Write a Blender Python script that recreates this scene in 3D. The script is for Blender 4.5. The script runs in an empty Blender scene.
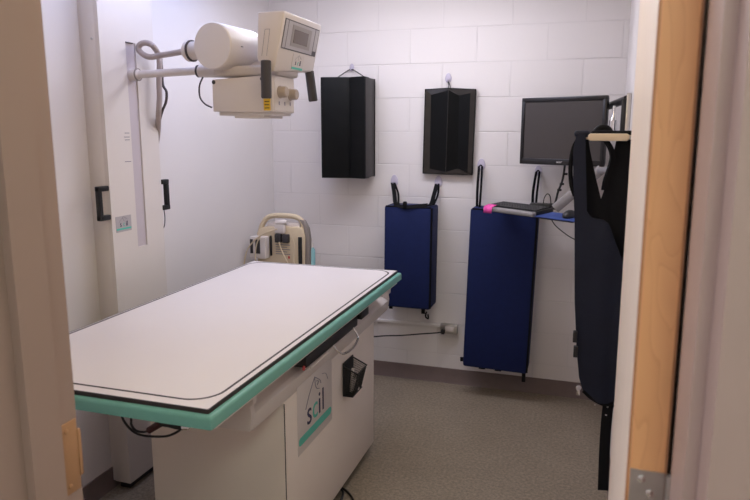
import bpy, bmesh, math, random
from mathutils import Vector, Matrix
random.seed(7)
SC = bpy.context.scene
COL = SC.collection
R = math.radians

# ------------------------------------------------------------------ camera
CAM = dict(h=1.6189, yaw=-0.3078, pitch=-0.1795, roll=0.0016, f=655.76)
def cam_axes():
    cy, sy = math.cos(CAM['yaw']), math.sin(CAM['yaw'])
    cp, sp = math.cos(CAM['pitch']), math.sin(CAM['pitch'])
    cr, sr = math.cos(CAM['roll']), math.sin(CAM['roll'])
    f = Vector((sy*cp, cy*cp, sp)); r = Vector((cy, -sy, 0)); u = r.cross(f)
    return r*cr+u*sr, -r*sr+u*cr, f
CR, CU, CF = cam_axes()
def at(px, py, ax, val):
    """measured point: where the sight line through a photo pixel meets a plane of the room"""
    d = CF + CR*((px-375)/CAM['f']) + CU*((250-py)/CAM['f'])
    o = Vector((0, 0, CAM['h']))
    return o + d*((val-o[ax])/d[ax])
cd = bpy.data.cameras.new('camera'); cam = bpy.data.objects.new('camera', cd); COL.objects.link(cam)
cd.sensor_fit = 'HORIZONTAL'; cd.sensor_width = 36.0; cd.lens = CAM['f']/750*36.0
cd.clip_start = 0.02
cd.dof.use_dof = True; cd.dof.focus_distance = 3.1; cd.dof.aperture_fstop = 6.3
M3 = Matrix((CR, CU, -CF)).transposed()
cam.matrix_world = Matrix.Translation((0, 0, CAM['h'])) @ M3.to_4x4()
SC.camera = cam

# ------------------------------------------------------------------ materials
def srgb(r, g, b):
    f = lambda c: (c/255/12.92) if c/255 <= .04045 else ((c/255+.055)/1.055)**2.4
    return (f(r), f(g), f(b), 1)
def mat(name, col, rough=.5, metal=0, var=0.0, scale=20, bump=0, bscale=200, spec=.5, stretch=None, alpha=1, trans=0, coat=0):
    m = bpy.data.materials.new(name); m.use_nodes = True
    nt = m.node_tree; b = nt.nodes['Principled BSDF']
    b.inputs['Base Color'].default_value = col
    b.inputs['Roughness'].default_value = rough; b.inputs['Metallic'].default_value = metal
    b.inputs['Specular IOR Level'].default_value = spec
    b.inputs['Transmission Weight'].default_value = trans
    b.inputs['Coat Weight'].default_value = coat
    tc = nt.nodes.new('ShaderNodeTexCoord')
    vec = tc.outputs['Object']
    if stretch:
        mp = nt.nodes.new('ShaderNodeMapping'); mp.inputs['Scale'].default_value = stretch
        nt.links.new(vec, mp.inputs['Vector']); vec = mp.outputs['Vector']
    n = nt.nodes.new('ShaderNodeTexNoise'); n.inputs['Scale'].default_value = scale; n.inputs['Detail'].default_value = 4
    nt.links.new(vec, n.inputs['Vector'])
    rp = nt.nodes.new('ShaderNodeValToRGB')
    lo = tuple(c*(1-var) for c in col[:3])+(1,); hi = tuple(min(1, c*(1+var)) for c in col[:3])+(1,)
    rp.color_ramp.elements[0].color = lo; rp.color_ramp.elements[1].color = hi
    rp.color_ramp.elements[0].position = .3; rp.color_ramp.elements[1].position = .7
    nt.links.new(n.outputs['Fac'], rp.inputs['Fac']); nt.links.new(rp.outputs['Color'], b.inputs['Base Color'])
    if bump:
        n2 = nt.nodes.new('ShaderNodeTexNoise'); n2.inputs['Scale'].default_value = bscale; n2.inputs['Detail'].default_value = 3
        nt.links.new(vec, n2.inputs['Vector'])
        bp = nt.nodes.new('ShaderNodeBump'); bp.inputs['Strength'].default_value = bump; bp.inputs['Distance'].default_value = .004
        nt.links.new(n2.outputs['Fac'], bp.inputs['Height']); nt.links.new(bp.outputs['Normal'], b.inputs['Normal'])
    return m

WALLC = (.76, .715, .70, 1)
M = {}
M['wall'] = mat('painted plaster', WALLC, .55, var=.01, scale=3, bump=.05, bscale=60)
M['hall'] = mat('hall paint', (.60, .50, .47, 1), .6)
M['ceiling'] = mat('ceiling tile', (.80, .78, .77, 1), .9)
M['cream'] = mat('cream enamel', (.72, .66, .615, 1), .38, var=.012, scale=6)
M['cream2'] = mat('warm cream enamel', (.67, .605, .565, 1), .4, var=.012, scale=6)
M['creambase'] = mat('cream enamel brightened for light', (.84, .745, .665, 1), .4, var=.012, scale=6)  # cream lightened for the table base to make up missing ambient light
M['white'] = mat('white laminate', (.80, .745, .735, 1), .33, var=.008, scale=4)
M['teal'] = mat('teal trim', srgb(110, 168, 156), .4, var=.02)
M['tealink'] = mat('teal ink', srgb(90, 190, 172), .5)
M['navyink'] = mat('navy ink', srgb(34, 32, 74), .5)
M['greyink'] = mat('grey ink', srgb(130, 125, 135), .5)
M['blackline'] = mat('dark brown edge strip', srgb(52, 40, 42), .5)
M['black'] = mat('black plastic', (.012, .012, .013, 1), .42)
M['blackrub'] = mat('dark grey rubber grip', (.045, .04, .042, 1), .6, bump=.15, bscale=300)
M['vinyl'] = mat('black vinyl', (.0045, .0048, .005, 1), .5, var=.2, scale=12, bump=.35, bscale=14, spec=.12)
M['vinylside'] = mat('lighter grey vinyl', (.028, .024, .024, 1), .5, var=.15, scale=20, bump=.2, bscale=30)  # lighter grey than the front vinyl
M['vinylrim'] = mat('glossy brown black vinyl', (.022, .018, .016, 1), .32, var=.3, scale=25, bump=.3, bscale=40)  # gloss on the bevels is put into the colour as a lighter brown
M['blue'] = mat('royal blue nylon', srgb(19, 32, 78), .7, var=.06, scale=40, bump=.15, bscale=500, spec=.25)
M['webbing'] = mat('black webbing', (.005, .005, .006, 1), .75, bump=.2, bscale=300, spec=.15)
M['navy'] = mat('navy apron cloth', srgb(19, 25, 44), .6, var=.1, scale=14, bump=.3, bscale=25, spec=.35)
M['navydark'] = mat('black apron lining', (.004, .004, .0055, 1), .65, var=.1, bump=.2, bscale=25, spec=.2)
M['steel'] = mat('brushed steel', (.55, .53, .51, 1), .35, metal=1, var=.05, scale=30)
M['chrome'] = mat('chrome', (.8, .79, .78, 1), .15, metal=1)
M['slot'] = mat('grey slot cover', srgb(196, 186, 190), .4)
M['base'] = mat('grey brown vinyl base', srgb(118, 102, 98), .6, var=.04)
M['frame'] = mat('taupe frame enamel', srgb(168, 145, 134), .42, var=.012, scale=5)
M['brass'] = mat('brass strike', srgb(186, 142, 104), .5, metal=.1, var=.05)
M['cable'] = mat('grey cable jacket', srgb(172, 158, 152), .5)
M['cabledark'] = mat('dark cable jacket', srgb(70, 62, 62), .5)
M['cord'] = mat('black cord', (.012, .011, .011, 1), .5)
M['bezel'] = mat('glossy black bezel', (.009, .008, .009, 1), .3)
M['screen'] = mat('switched off screen', (.052, .044, .041, 1), .32)
M['lcd'] = mat('grey display', srgb(150, 142, 138), .3)
M['lcddark'] = mat('dark display window', srgb(112, 100, 95), .25)
M['lcdframe'] = mat('display border', srgb(70, 66, 68), .4)
M['padgrey'] = mat('keypad grey', srgb(178, 172, 174), .4)
M['yellow'] = mat('yellow sticker', srgb(232, 190, 50), .5)
M['knob'] = mat('grey knob', srgb(168, 154, 142), .45)
M['beige'] = mat('beige plastic', srgb(210, 192, 162), .45, var=.015)
M['beigewhite'] = mat('pale plastic', srgb(222, 212, 206), .4)
M['beigeside'] = mat('grey plastic side', srgb(140, 130, 124), .5)
M['hook'] = mat('clear hook plastic', srgb(214, 206, 224), .2, trans=.25)
M['pink'] = mat('pink sticky note', srgb(250, 90, 180), .6)
M['silver'] = mat('silver plastic', srgb(150, 146, 146), .4, metal=.2)
M['key'] = mat('black keycap', (.015, .014, .015, 1), .5)
M['mousepad'] = mat('blue mouse pad', srgb(46, 68, 130), .7, var=.1, scale=60)
M['rod'] = mat('cream rod', srgb(226, 206, 176), .4)
M['mesh'] = mat('black wire mesh', (.010, .010, .010, 1), .5)
M['red'] = mat('red marker', srgb(190, 60, 60), .5)
M['maroon'] = mat('dark red connector', srgb(70, 26, 26), .4)
M['bottle'] = mat('turquoise soap', srgb(150, 200, 204), .25, trans=.2)
M['label'] = mat('white label', srgb(222, 216, 214), .5)
M['label2'] = mat('tinted label', (.63, .57, .53, 1), .45)
M['doorface'] = mat('pale birch veneer', srgb(246, 230, 214), .4, var=.04, scale=3, stretch=(12, 12, 1))

def wood():
    m = bpy.data.materials.new('maple edge'); m.use_nodes = True
    nt = m.node_tree; b = nt.nodes['Principled BSDF']; b.inputs['Roughness'].default_value = .42
    tc = nt.nodes.new('ShaderNodeTexCoord'); mp = nt.nodes.new('ShaderNodeMapping')
    mp.inputs['Scale'].default_value = (1, 1, .16); mp.inputs['Location'].default_value = (.2, 0, .13)
    nt.links.new(tc.outputs['Object'], mp.inputs['Vector'])
    n = nt.nodes.new('ShaderNodeTexNoise'); n.inputs['Scale'].default_value = 26; n.inputs['Detail'].default_value = 1.5
    n.inputs['Distortion'].default_value = .5
    nt.links.new(mp.outputs['Vector'], n.inputs['Vector'])
    mu = nt.nodes.new('ShaderNodeMath'); mu.operation = 'MULTIPLY'; mu.inputs[1].default_value = 9
    fr = nt.nodes.new('ShaderNodeMath'); fr.operation = 'FRACT'
    nt.links.new(n.outputs['Fac'], mu.inputs[0]); nt.links.new(mu.outputs[0], fr.inputs[0])
    rp = nt.nodes.new('ShaderNodeValToRGB'); e = rp.color_ramp.elements
    e[0].position = 0; e[0].color = srgb(226, 166, 112); e[1].position = .8; e[1].color = srgb(222, 162, 108)
    x = e.new(.95); x.color = srgb(215, 155, 102); x = e.new(1.0); x.color = srgb(225, 165, 111)
    nt.links.new(fr.outputs[0], rp.inputs['Fac'])
    n3 = nt.nodes.new('ShaderNodeTexNoise'); n3.inputs['Scale'].default_value = 8; nt.links.new(mp.outputs['Vector'], n3.inputs['Vector'])
    mx = nt.nodes.new('ShaderNodeMix'); mx.data_type = 'RGBA'; mx.blend_type = 'MULTIPLY'; mx.inputs[0].default_value = .15
    nt.links.new(rp.outputs['Color'], mx.inputs[6]); nt.links.new(n3.outputs['Fac'], mx.inputs[7])
    nt.links.new(mx.outputs[2], b.inputs['Base Color'])
    return m
M['wood'] = wood()
M['woodedge'] = mat('dark wood arris', srgb(168, 116, 78), .5)

def blockwall():
    m = bpy.data.materials.new('painted concrete block'); m.use_nodes = True
    nt = m.node_tree; b = nt.nodes['Principled BSDF']; b.inputs['Roughness'].default_value = .5
    tc = nt.nodes.new('ShaderNodeTexCoord'); sp = nt.nodes.new('ShaderNodeSeparateXYZ'); cb = nt.nodes.new('ShaderNodeCombineXYZ')
    nt.links.new(tc.outputs['Object'], sp.inputs[0])
    ax = nt.nodes.new('ShaderNodeMath'); ax.inputs[1].default_value = .649-.2032+4.064
    az = nt.nodes.new('ShaderNodeMath'); az.inputs[1].default_value = .010
    nt.links.new(sp.outputs['X'], ax.inputs[0]); nt.links.new(sp.outputs['Z'], az.inputs[0])
    nt.links.new(ax.outputs[0], cb.inputs['X']); nt.links.new(az.outputs[0], cb.inputs['Y'])
    br = nt.nodes.new('ShaderNodeTexBrick'); br.inputs['Scale'].default_value = 1
    br.inputs['Brick Width'].default_value = .4064; br.inputs['Row Height'].default_value = .2032
    br.inputs['Mortar Size'].default_value = .0045; br.inputs['Mortar Smooth'].default_value = .6; br.offset = .5
    br.inputs['Color1'].default_value = WALLC; br.inputs['Color2'].default_value = tuple(c*.985 for c in WALLC[:3])+(1,)
    br.inputs['Mortar'].default_value = tuple(c*.95 for c in WALLC[:3])+(1,)
    nt.links.new(cb.outputs[0], br.inputs['Vector']); nt.links.new(br.outputs['Color'], b.inputs['Base Color'])
    n = nt.nodes.new('ShaderNodeTexNoise'); n.inputs['Scale'].default_value = 55; n.inputs['Detail'].default_value = 4
    nt.links.new(tc.outputs['Object'], n.inputs['Vector'])
    n4 = nt.nodes.new('ShaderNodeTexNoise'); n4.inputs['Scale'].default_value = 2.2
    nt.links.new(tc.outputs['Object'], n4.inputs['Vector'])
    vr = nt.nodes.new('ShaderNodeMapRange'); vr.inputs[1].default_value = .35; vr.inputs[2].default_value = .65; vr.inputs[3].default_value = -.12; vr.inputs[4].default_value = -1
    nt.links.new(n4.outputs['Fac'], vr.inputs[0])
    inv = nt.nodes.new('ShaderNodeMath'); inv.operation = 'MULTIPLY'
    nt.links.new(br.outputs['Fac'], inv.inputs[0]); nt.links.new(vr.outputs[0], inv.inputs[1])
    ad = nt.nodes.new('ShaderNodeMath'); ad.operation = 'MULTIPLY_ADD'; ad.inputs[1].default_value = .16
    nt.links.new(n.outputs['Fac'], ad.inputs[0]); nt.links.new(inv.outputs[0], ad.inputs[2])
    bp = nt.nodes.new('ShaderNodeBump'); bp.inputs['Strength'].default_value = .75; bp.inputs['Distance'].default_value = .0035
    nt.links.new(ad.outputs[0], bp.inputs['Height']); nt.links.new(bp.outputs['Normal'], b.inputs['Normal'])
    return m
M['block'] = blockwall()

def floormat():
    m = bpy.data.materials.new('speckled vinyl floor'); m.use_nodes = True
    nt = m.node_tree; b = nt.nodes['Principled BSDF']; b.inputs['Roughness'].default_value = .42
    tc = nt.nodes.new('ShaderNodeTexCoord')
    n = nt.nodes.new('ShaderNodeTexNoise'); n.inputs['Scale'].default_value = 70; n.inputs['Detail'].default_value = 6; n.inputs['Roughness'].default_value = .75
    nt.links.new(tc.outputs['Object'], n.inputs['Vector'])
    rp = nt.nodes.new('ShaderNodeValToRGB'); e = rp.color_ramp.elements
    e[0].position = .33; e[0].color = srgb(112, 100, 88); e[1].position = .68; e[1].color = srgb(168, 154, 134)
    x = e.new(.5); x.color = srgb(142, 129, 112)
    nt.links.new(n.outputs['Fac'], rp.inputs['Fac'])
    n2 = nt.nodes.new('ShaderNodeTexNoise'); n2.inputs['Scale'].default_value = 5
    nt.links.new(tc.outputs['Object'], n2.inputs['Vector'])
    mx = nt.nodes.new('ShaderNodeMix'); mx.data_type = 'RGBA'; mx.blend_type = 'OVERLAY'; mx.inputs[0].default_value = .12
    nt.links.new(rp.outputs['Color'], mx.inputs[6]); nt.links.new(n2.outputs['Fac'], mx.inputs[7])
    nt.links.new(mx.outputs[2], b.inputs['Base Color'])
    return m
M['floor'] = floormat()
def emit(name, col, s):
    m = bpy.data.materials.new(name); m.use_nodes = True
    b = m.node_tree.nodes['Principled BSDF']; b.inputs['Base Color'].default_value = (.8, .8, .8, 1)
    b.inputs['Emission Color'].default_value = col; b.inputs['Emission Strength'].default_value = s
    return m
M['lamp'] = emit('lamp diffuser', (.96, .95, 1, 1), 3)

# ------------------------------------------------------------------ mesh builder
def spline(pts, k=6, closed=False):
    P = [Vector(p) for p in pts]; n = len(P); out = []
    if n < 3 and not closed: return P
    rng = range(n) if closed else range(n-1)
    for i in rng:
        g = (lambda j: P[j % n]) if closed else (lambda j: P[max(0, min(n-1, j))])
        p0, p1, p2, p3 = g(i-1), g(i), g(i+1), g(i+2)
        for s in range(k):
            t = s/k
            out.append(.5*((2*p1)+(p2-p0)*t+(2*p0-5*p1+4*p2-p3)*t*t+(3*p1-p0-3*p2+p3)*t**3))
    if not closed: out.append(P[-1])
    return out
def rrect(x0, y0, x1, y1, r, k=6):
    o = []
    for cx, cy, a in ((x1-r, y0+r, -90), (x1-r, y1-r, 0), (x0+r, y1-r, 90), (x0+r, y0+r, 180)):
        for i in range(k+1):
            t = R(a+90*i/k); o.append((cx+r*math.cos(t), cy+r*math.sin(t)))
    return o
class MB:
    def __init__(s): s.v = []; s.f = []
    def add(s, bm, mtx=None):
        o = len(s.v); bm.verts.ensure_lookup_table(); bm.verts.index_update()
        for v in bm.verts: s.v.append((mtx @ v.co) if mtx else v.co.copy())
        for f in bm.faces: s.f.append([o+v.index for v in f.verts])
        bm.free(); return s
    def raw(s, vs, fs):
        o = len(s.v); s.v += [Vector(v) for v in vs]; s.f += [[o+i for i in f] for f in fs]; return s
    def box(s, lo, hi, b=0, seg=2, mtx=None):
        bm = bmesh.new(); lo, hi = Vector(lo), Vector(hi)
        lo, hi = Vector(map(min, lo, hi)), Vector(map(max, lo, hi))
        bmesh.ops.create_cube(bm, size=1)
        for v in bm.verts: v.co = Vector(((lo[i]+hi[i])/2+v.co[i]*(hi[i]-lo[i]) for i in range(3)))
        if b: bmesh.ops.bevel(bm, geom=bm.edges[:], offset=b, segments=seg, profile=.5, affect='EDGES')
        return s.add(bm, mtx)
    def prism(s, poly, a, b, ax, bev=0, seg=2, mtx=None):
        """poly in the two other axes (order x,y,z without ax), extruded from a to b along ax"""
        def P(p, t):
            q = list(p); q.insert(ax, t); return Vector(q)
        bm = bmesh.new(); n = len(poly)
        A = [bm.verts.new(P(p, a)) for p in poly]; B = [bm.verts.new(P(p, b)) for p in poly]
        bm.faces.new(A); bm.faces.new(B[::-1])
        for i in range(n): bm.faces.new((A[i], B[i], B[(i+1) % n], A[(i+1) % n]))
        bmesh.ops.recalc_face_normals(bm, faces=bm.faces[:])
        if bev: bmesh.ops.bevel(bm, geom=bm.edges[:], offset=bev, segments=seg, profile=.5, affect='EDGES')
        return s.add(bm, mtx)
    def ring(s, outer, inner, z0, z1):
        n = len(outer); vs = [(p[0], p[1], z) for z in (z0, z1) for q in (outer, inner) for p in q]
        fs = []
        for i in range(n):
            j = (i+1) % n
            fs += [(i, j, n+j, n+i)[::-1], (2*n+i, 2*n+j, 3*n+j, 3*n+i), (i, j, 2*n+j, 2*n+i), (n+i, n+j, 3*n+j, 3*n+i)[::-1]]
        return s.raw(vs, fs)
    def tube(s, pts, r, n=10, sm=True, closed=False, k=6, flat=None):
        P = spline(pts, k, closed) if sm else [Vector(p) for p in pts]
        m = len(P); fr = None; rings = []
        for i in range(m):
            if closed: t = (P[(i+1) % m]-P[(i-1) % m]).normalized()
            else: t = (P[min(m-1, i+1)]-P[max(0, i-1)]).normalized()
            if fr is None:
                up = Vector((0, 0, 1)) if abs(t.z) < .9 else Vector((0, 1, 0)); fr = t.cross(up).normalized()
            fr = (fr-t*fr.dot(t)).normalized(); w = t.cross(fr)
            rr = r(i/(m-1)) if callable(r) else r
            a, b = (rr, rr) if not flat else flat
            rings.append([P[i]+fr*(a*math.cos(2*math.pi*j/n))+w*(b*math.sin(2*math.pi*j/n)) for j in range(n)])
        vs = [v for q in rings for v in q]; fs = []
        for i in range(m if closed else m-1):
            i2 = (i+1) % m
            for j in range(n): fs.append((i*n+j, i*n+(j+1) % n, i2*n+(j+1) % n, i2*n+j))
        if not closed: fs += [tuple(range(n))[::-1], tuple((m-1)*n+j for j in range(n))]
        return s.raw(vs, fs)
    def lathe(s, o, d, prof, n=28):
        """prof: (distance along d, radius)"""
        o, d = Vector(o), Vector(d).normalized(); a = d.orthogonal().normalized(); b = d.cross(a)
        vs = []; fs = []; m = len(prof)
        for t, r in prof:
            for j in range(n):
                q = 2*math.pi*j/n; vs.append(o+d*t+a*(r*math.cos(q))+b*(r*math.sin(q)))
        for i in range(m-1):
            for j in range(n): fs.append((i*n+j, i*n+(j+1) % n, (i+1)*n+(j+1) % n, (i+1)*n+j))
        fs += [tuple(range(n))[::-1], tuple((m-1)*n+j for j in range(n))]
        return s.raw(vs, fs)
    def band(s, pts, w, t, wdir):
        """flat strap: width w along wdir, thickness t"""
        P = spline(pts, 5); wd = Vector(wdir).normalized(); vs = []; fs = []; m = len(P)
        for i in range(m):
            tg = (P[min(m-1, i+1)]-P[max(0, i-1)]).normalized(); nn = tg.cross(wd).normalized()
            for a, b in ((-1, -1), (1, -1), (1, 1), (-1, 1)): vs.append(P[i]+wd*(a*w/2)+nn*(b*t/2))
        for i in range(m-1):
            for j in range(4): fs.append((i*4+j, i*4+(j+1) % 4, i*4+4+(j+1) % 4, i*4+4+j))
        fs += [(3, 2, 1, 0), tuple((m-1)*4+j for j in range(4))]
        return s.raw(vs, fs)
    def text(s, body, size, o, xd, yd, depth=.0006, shear=0, align='CENTER'):
        cu = bpy.data.curves.new('lettering', 'FONT'); cu.body = body; cu.size = size; cu.extrude = depth; cu.shear = shear
        cu.align_x = align; cu.resolution_u = 3
        ob = bpy.data.objects.new('lettering', cu); COL.objects.link(ob)
        bpy.context.view_layer.update()
        me = bpy.data.meshes.new_from_object(ob.evaluated_get(bpy.context.evaluated_depsgraph_get()))
        X, Y = Vector(xd).normalized(), Vector(yd).normalized(); Z = X.cross(Y); o = Vector(o)
        s.raw([o+X*v.co.x+Y*v.co.y+Z*v.co.z for v in me.vertices], [list(p.vertices) for p in me.polygons])
        bpy.data.objects.remove(ob); bpy.data.meshes.remove(me); bpy.data.curves.remove(cu)
        return s
    def build(s, name, m, parent=None, org=None, ang=35):
        w = Vector((0, 0, 0)); q = parent
        while q: w += q.location; q = q.parent
        org = Vector(org) if org is not None else Vector((0, 0, 0))
        me = bpy.data.meshes.new(name); me.from_pydata([v-w-org for v in s.v], [], s.f)
        bm = bmesh.new(); bm.from_mesh(me); bmesh.ops.recalc_face_normals(bm, faces=bm.faces[:]); bm.to_mesh(me); bm.free()
        for p in me.polygons: p.use_smooth = True
        me.set_sharp_from_angle(angle=R(ang)); me.materials.append(m)
        ob = bpy.data.objects.new(name, me); COL.objects.link(ob); ob.location = org
        if parent: ob.parent = parent
        return ob
def tag(o, label, cat, group=None):
    o['label'] = label; o['category'] = cat
    if group: o['group'] = group
    return o
def thing(name, loc, label, cat, group=None):
    o = bpy.data.objects.new(name, None); COL.objects.link(o); o.location = loc; o.empty_display_size = .05
    return tag(o, label, cat, group)
def struct(name, mb, m, parent=None):
    o = mb.build(name, m, parent); o['kind'] = 'structure'; return o
def lab(o, text): o['label'] = text; return o

# ------------------------------------------------------------------ the room
XL, XR, YB, YF, YH, ZC = -1.995, .19, 4.02, .85, .70, 2.46
struct('floor', MB().box((-2.3, -1.5, -.1), (1.6, 4.2, 0)), M['floor'])
struct('ceiling', MB().box((-2.3, YH, ZC), (.4, 4.2, ZC+.1)), M['ceiling'])
struct('wall_left', MB().box((XL-.12, YF, 0), (XL, YB+.15, ZC)), M['wall'])
struct('wall_back', MB().box((XL, YB, 0), (XR, YB+.15, ZC)), M['block'])
struct('wall_right', MB().box((XR, YF, 0), (XR+.12, YB+.15, ZC)), M['wall'])
def lean(z): return (1.46-z)*.006+.002          # the hinge side of the opening is a hair out of plumb
LX = -.807
fw = MB().box((XL-.12, YH, 0), (LX-.012, YF, ZC)).box((LX-.012, YH, 2.13), (XR+.12, YF, ZC)).box((.176, YH, 0), (XR+.12, YF, 2.13))
struct('wall_front', fw, M['wall'])
# hallway behind the camera
hw = MB().box((-2.3, YH-.012, 0), (LX-.055, YH, 2.5)).box((.205, YH-.012, 0), (1.6, YH, 2.5)).box((LX-.055, YH-.012, 2.18), (.205, YH, 2.5))
struct('wall_hall', hw, M['hall'])
struct('wall_hall_back', MB().box((-2.3, -1.6, 0), (1.6, -1.5, 2.5)), M['hall'])
struct('wall_hall_left', MB().box((-2.4, -1.5, 0), (-2.3, YH-.012, 2.5)), M['hall'])
struct('wall_hall_right', MB().box((1.6, -1.5, 0), (1.7, YH-.012, 2.5)), M['hall'])
struct('ceiling_hall', MB().box((-2.3, -1.5, 2.5), (1.6, YH, 2.6)), M['ceiling'])
# cove base
struct('baseboard_back', MB().prism([(YB, 0), (YB-.012, 0), (YB-.005, .012), (YB-.005, .098), (YB, .1)], XL+.006, XR-.006, 0), M['base'])
struct('baseboard_left', MB().prism([(XL, 0), (XL+.012, 0), (XL+.005, .012), (XL+.005, .098), (XL, .1)], YF, YB-.006, 1), M['base'])
struct('baseboard_right', MB().prism([(XR, 0), (XR-.012, 0), (XR-.005, .012), (XR-.005, .098), (XR, .1)], YF, YB-.006, 1), M['base'])
# door frame: double rabbet hollow metal, left jamb, head, right jamb
def jamb_left(x):
    return [(x, .85), (x, .80), (x+.016, .80), (x+.016, .737), (x, .737), (x, .685), (x-.048, .685), (x-.048, .70), (x-.010, .70), (x-.010, .85)]
def jamb(x, sgn, ln):
    """profile across the wall; x = rabbet face, sgn = direction towards the opening"""
    if ln:
        prof = [(.1275, .85), (.1275, .80), (.1155, .80), (.1155, .712), (.1285, .712), (.1285, .66), (.176, .66), (.176, .70), (.1375, .70), (.1375, .85)]
    else:
        prof = jamb_left(x)
    vs = []; n = len(prof)
    for z in (0, 2.14):
        for px, py in prof: vs.append((px+(lean(z) if ln else 0), py, z))
    fs = [(i, (i+1) % n, n+(i+1) % n, n+i) for i in range(n)]+[tuple(range(n))[::-1], tuple(range(n, 2*n))]
    return MB().raw(vs, fs)
t1 = struct('trim_1', jamb(LX, 1, False), M['frame'])
t2 = struct('trim_2', jamb(.1225, -1, True), M['frame'])
hd = [(.85, 2.13), (.80, 2.13), (.80, 2.114), (.737, 2.114), (.737, 2.13), (.685, 2.13), (.685, 2.178), (.70, 2.178), (.70, 2.14), (.85, 2.14)]
struct('trim_3', MB().prism(hd, LX, .118, 0), M['frame'])
# strike plate in the left jamb
sp = MB().box((LX, .808, 1.008), (LX+.0025, .846, 1.136), .001)
sp.box((LX-.002, .846, 1.03), (LX+.004, .8535, 1.115), .0015)
spo = sp.build('strike_plate', M['brass'], t1)
for z in (1.022, 1.122): MB().lathe((LX+.0025, .822, z), (1, 0, 0), [(0, .0045), (.001, .0045), (.0018, .003)], 14).build('screw', M['brass'], spo)
# the door leaf, swung back a little past square against the right wall
DR = []
def doorpt(u, v, z):
    """u along the leaf from the hinge edge, v across its thickness (0 = room face)"""
    a = R(2.1); ox = .071+lean(z)-.001; 
    return Vector((ox+math.sin(a)*u+math.cos(a)*v, .85+math.cos(a)*u-math.sin(a)*v, z))
def slab(u0, u1, v0, v1, z0, z1, mb=None):
    mb = mb or MB()
    vs = [doorpt(u, v, z) for z in (z0, z1) for u, v in ((u0, v0), (u1, v0), (u1, v1), (u0, v1))]
    return mb.raw(vs, [(3, 2, 1, 0), (4, 5, 6, 7), (0, 1, 5, 4), (1, 2, 6, 5), (2, 3, 7, 6), (3, 0, 4, 7)])
TH = .0475
d1 = struct('door_1', slab(.006, .895, 0, TH, .012, 2.105), M['doorface'])
slab(.0, .006, .003, TH-.003, .012, 2.105).build('edge_band', M['wood'], d1)
mb = MB(); slab(.001, .006, 0, .003, .012, 2.105, mb); slab(.001, .006, TH-.003, TH, .012, 2.105, mb); mb.build('arris_strip', M['woodedge'], d1)
def hinge(z0):
    h = slab(-.002, .0, .004, TH-.002, z0, z0+.114).build('hinge', M['steel'], d1)
    for v, dz in ((.018, .012), (.029, .030), (.018, .057), (.029, .084), (.018, .102)):
        c = doorpt(-.002, v, z0+dz); MB().lathe(c, (0, -1, 0), [(0, .005), (.0012, .005), (.002, .003)], 14).build('hinge_screw', M['chrome'], h)
    k = MB(); c0 = doorpt(-.004, TH+.004, z0); c1 = doorpt(-.004, TH+.004, z0+.114); k.tube([c0, c1], .0055, 12, sm=False); k.build('knuckle', M['steel'], h)
for z0 in (.25, 1.076, 1.86): hinge(z0)
dh = MB().box((.1275+lean(1.31)-.003, .808, 1.30), (.1275+lean(1.31)+.001, .846, 1.33), .0005); dh.build('silencer', M['black'], t2)

# ------------------------------------------------------------------ ceiling lamp
def lamp(x, y, zc, sx, sy, label, m, turn=0):
    """surface mounted wraparound fixture"""
    t = thing('ceiling_light', (x, y, zc), label, 'lamp', 'ceiling lights')
    rz = Matrix.Translation((x, y, 0)) @ Matrix.Rotation(R(turn), 4, 'Z') @ Matrix.Translation((-x, -y, 0))
    MB().box((x-sx/2-.012, y-sy/2-.012, zc-.03), (x+sx/2+.012, y+sy/2+.012, zc-.001), .004, 2, rz).build('lamp_frame', M['white'], t)
    MB().prism([(x-sx/2, zc-.03), (x+sx/2, zc-.03), (x+sx/2*.96, zc-.095), (x+sx/2*.6, zc-.115), (x-sx/2*.6, zc-.115), (x-sx/2*.96, zc-.095)], y-sy/2, y+sy/2, 1, mtx=rz).build('diffuser', m, t)
LAMPS = [(-.9, 3.2, ZC, 90, (.99, .98, 1.09), 'white wraparound ceiling light across the room near the block wall'),
         (-.6, 1.5, ZC, 0, (.46, .37, .23), 'added warm fill light on the ceiling nearest the doorway'),  # added warm fill for the front of the room, no known fixture
         (-1.6, 2.6, ZC, 0, (.20, .24, .40), 'added cool fill light on the ceiling nearest the x-ray column'),  # added bluish fill beside the left wall, no known fixture
         (.3, -.55, 2.5, 0, (.84, 1.0, .86), 'white ceiling light in the hallway right of the door'),
         (-1.5, -.5, 2.5, 0, (1.88, 2.04, 2.45), 'white ceiling light in the hallway left of the door')]
for lx, ly, lz, turn, lc, ll in LAMPS:
    lamp(lx, ly, lz, .32, 1.22, ll, emit('lamp lens', lc+(1,), 10), turn)

# ------------------------------------------------------------------ x-ray tube stand
CX, CX0, CY0, CY1 = -1.8935, -1.975, 2.284, 2.638
st = thing('x_ray_tube_stand', (-1.935, 2.461, 0), 'tall cream x-ray tube stand on the left wall behind the table', 'x-ray machine')
S0, S1, SZ0, SZ1 = 2.444, 2.511, 1.104, 1.992
c = MB()
c.box((CX0, CY0, .035), (CX-.018, CY1, ZC-.002), .002)
c.box((XL+.0005, CY0+.006, .035), (CX0+.002, CY1-.006, ZC-.002))
for y0, y1, z0, z1 in ((CY0, S0, .035, ZC-.002), (S1, CY1, .035, ZC-.002), (S0, S1, .035, SZ0), (S0, S1, SZ1, ZC-.002)):
    c.box((CX-.02, y0, z0), (CX, y1, z1), 0)
col_ = c.build('column', M['cream'], st)
MB().box((CX-.018, S0+.001, SZ0), (CX-.006, S1-.001, SZ1)).build('slot_cover', M['slot'], col_)
MB().box((CX-.018, S0-.0, SZ1-.004), (CX+.0015, S0+.05, SZ1), 0).build('slot_edge', M['blackline'], col_)
MB().box((CX0+.01, CY0+.02, 0), (CX-.02, CY1-.02, .035)).build('foot_plate', M['black'], col_)
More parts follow.
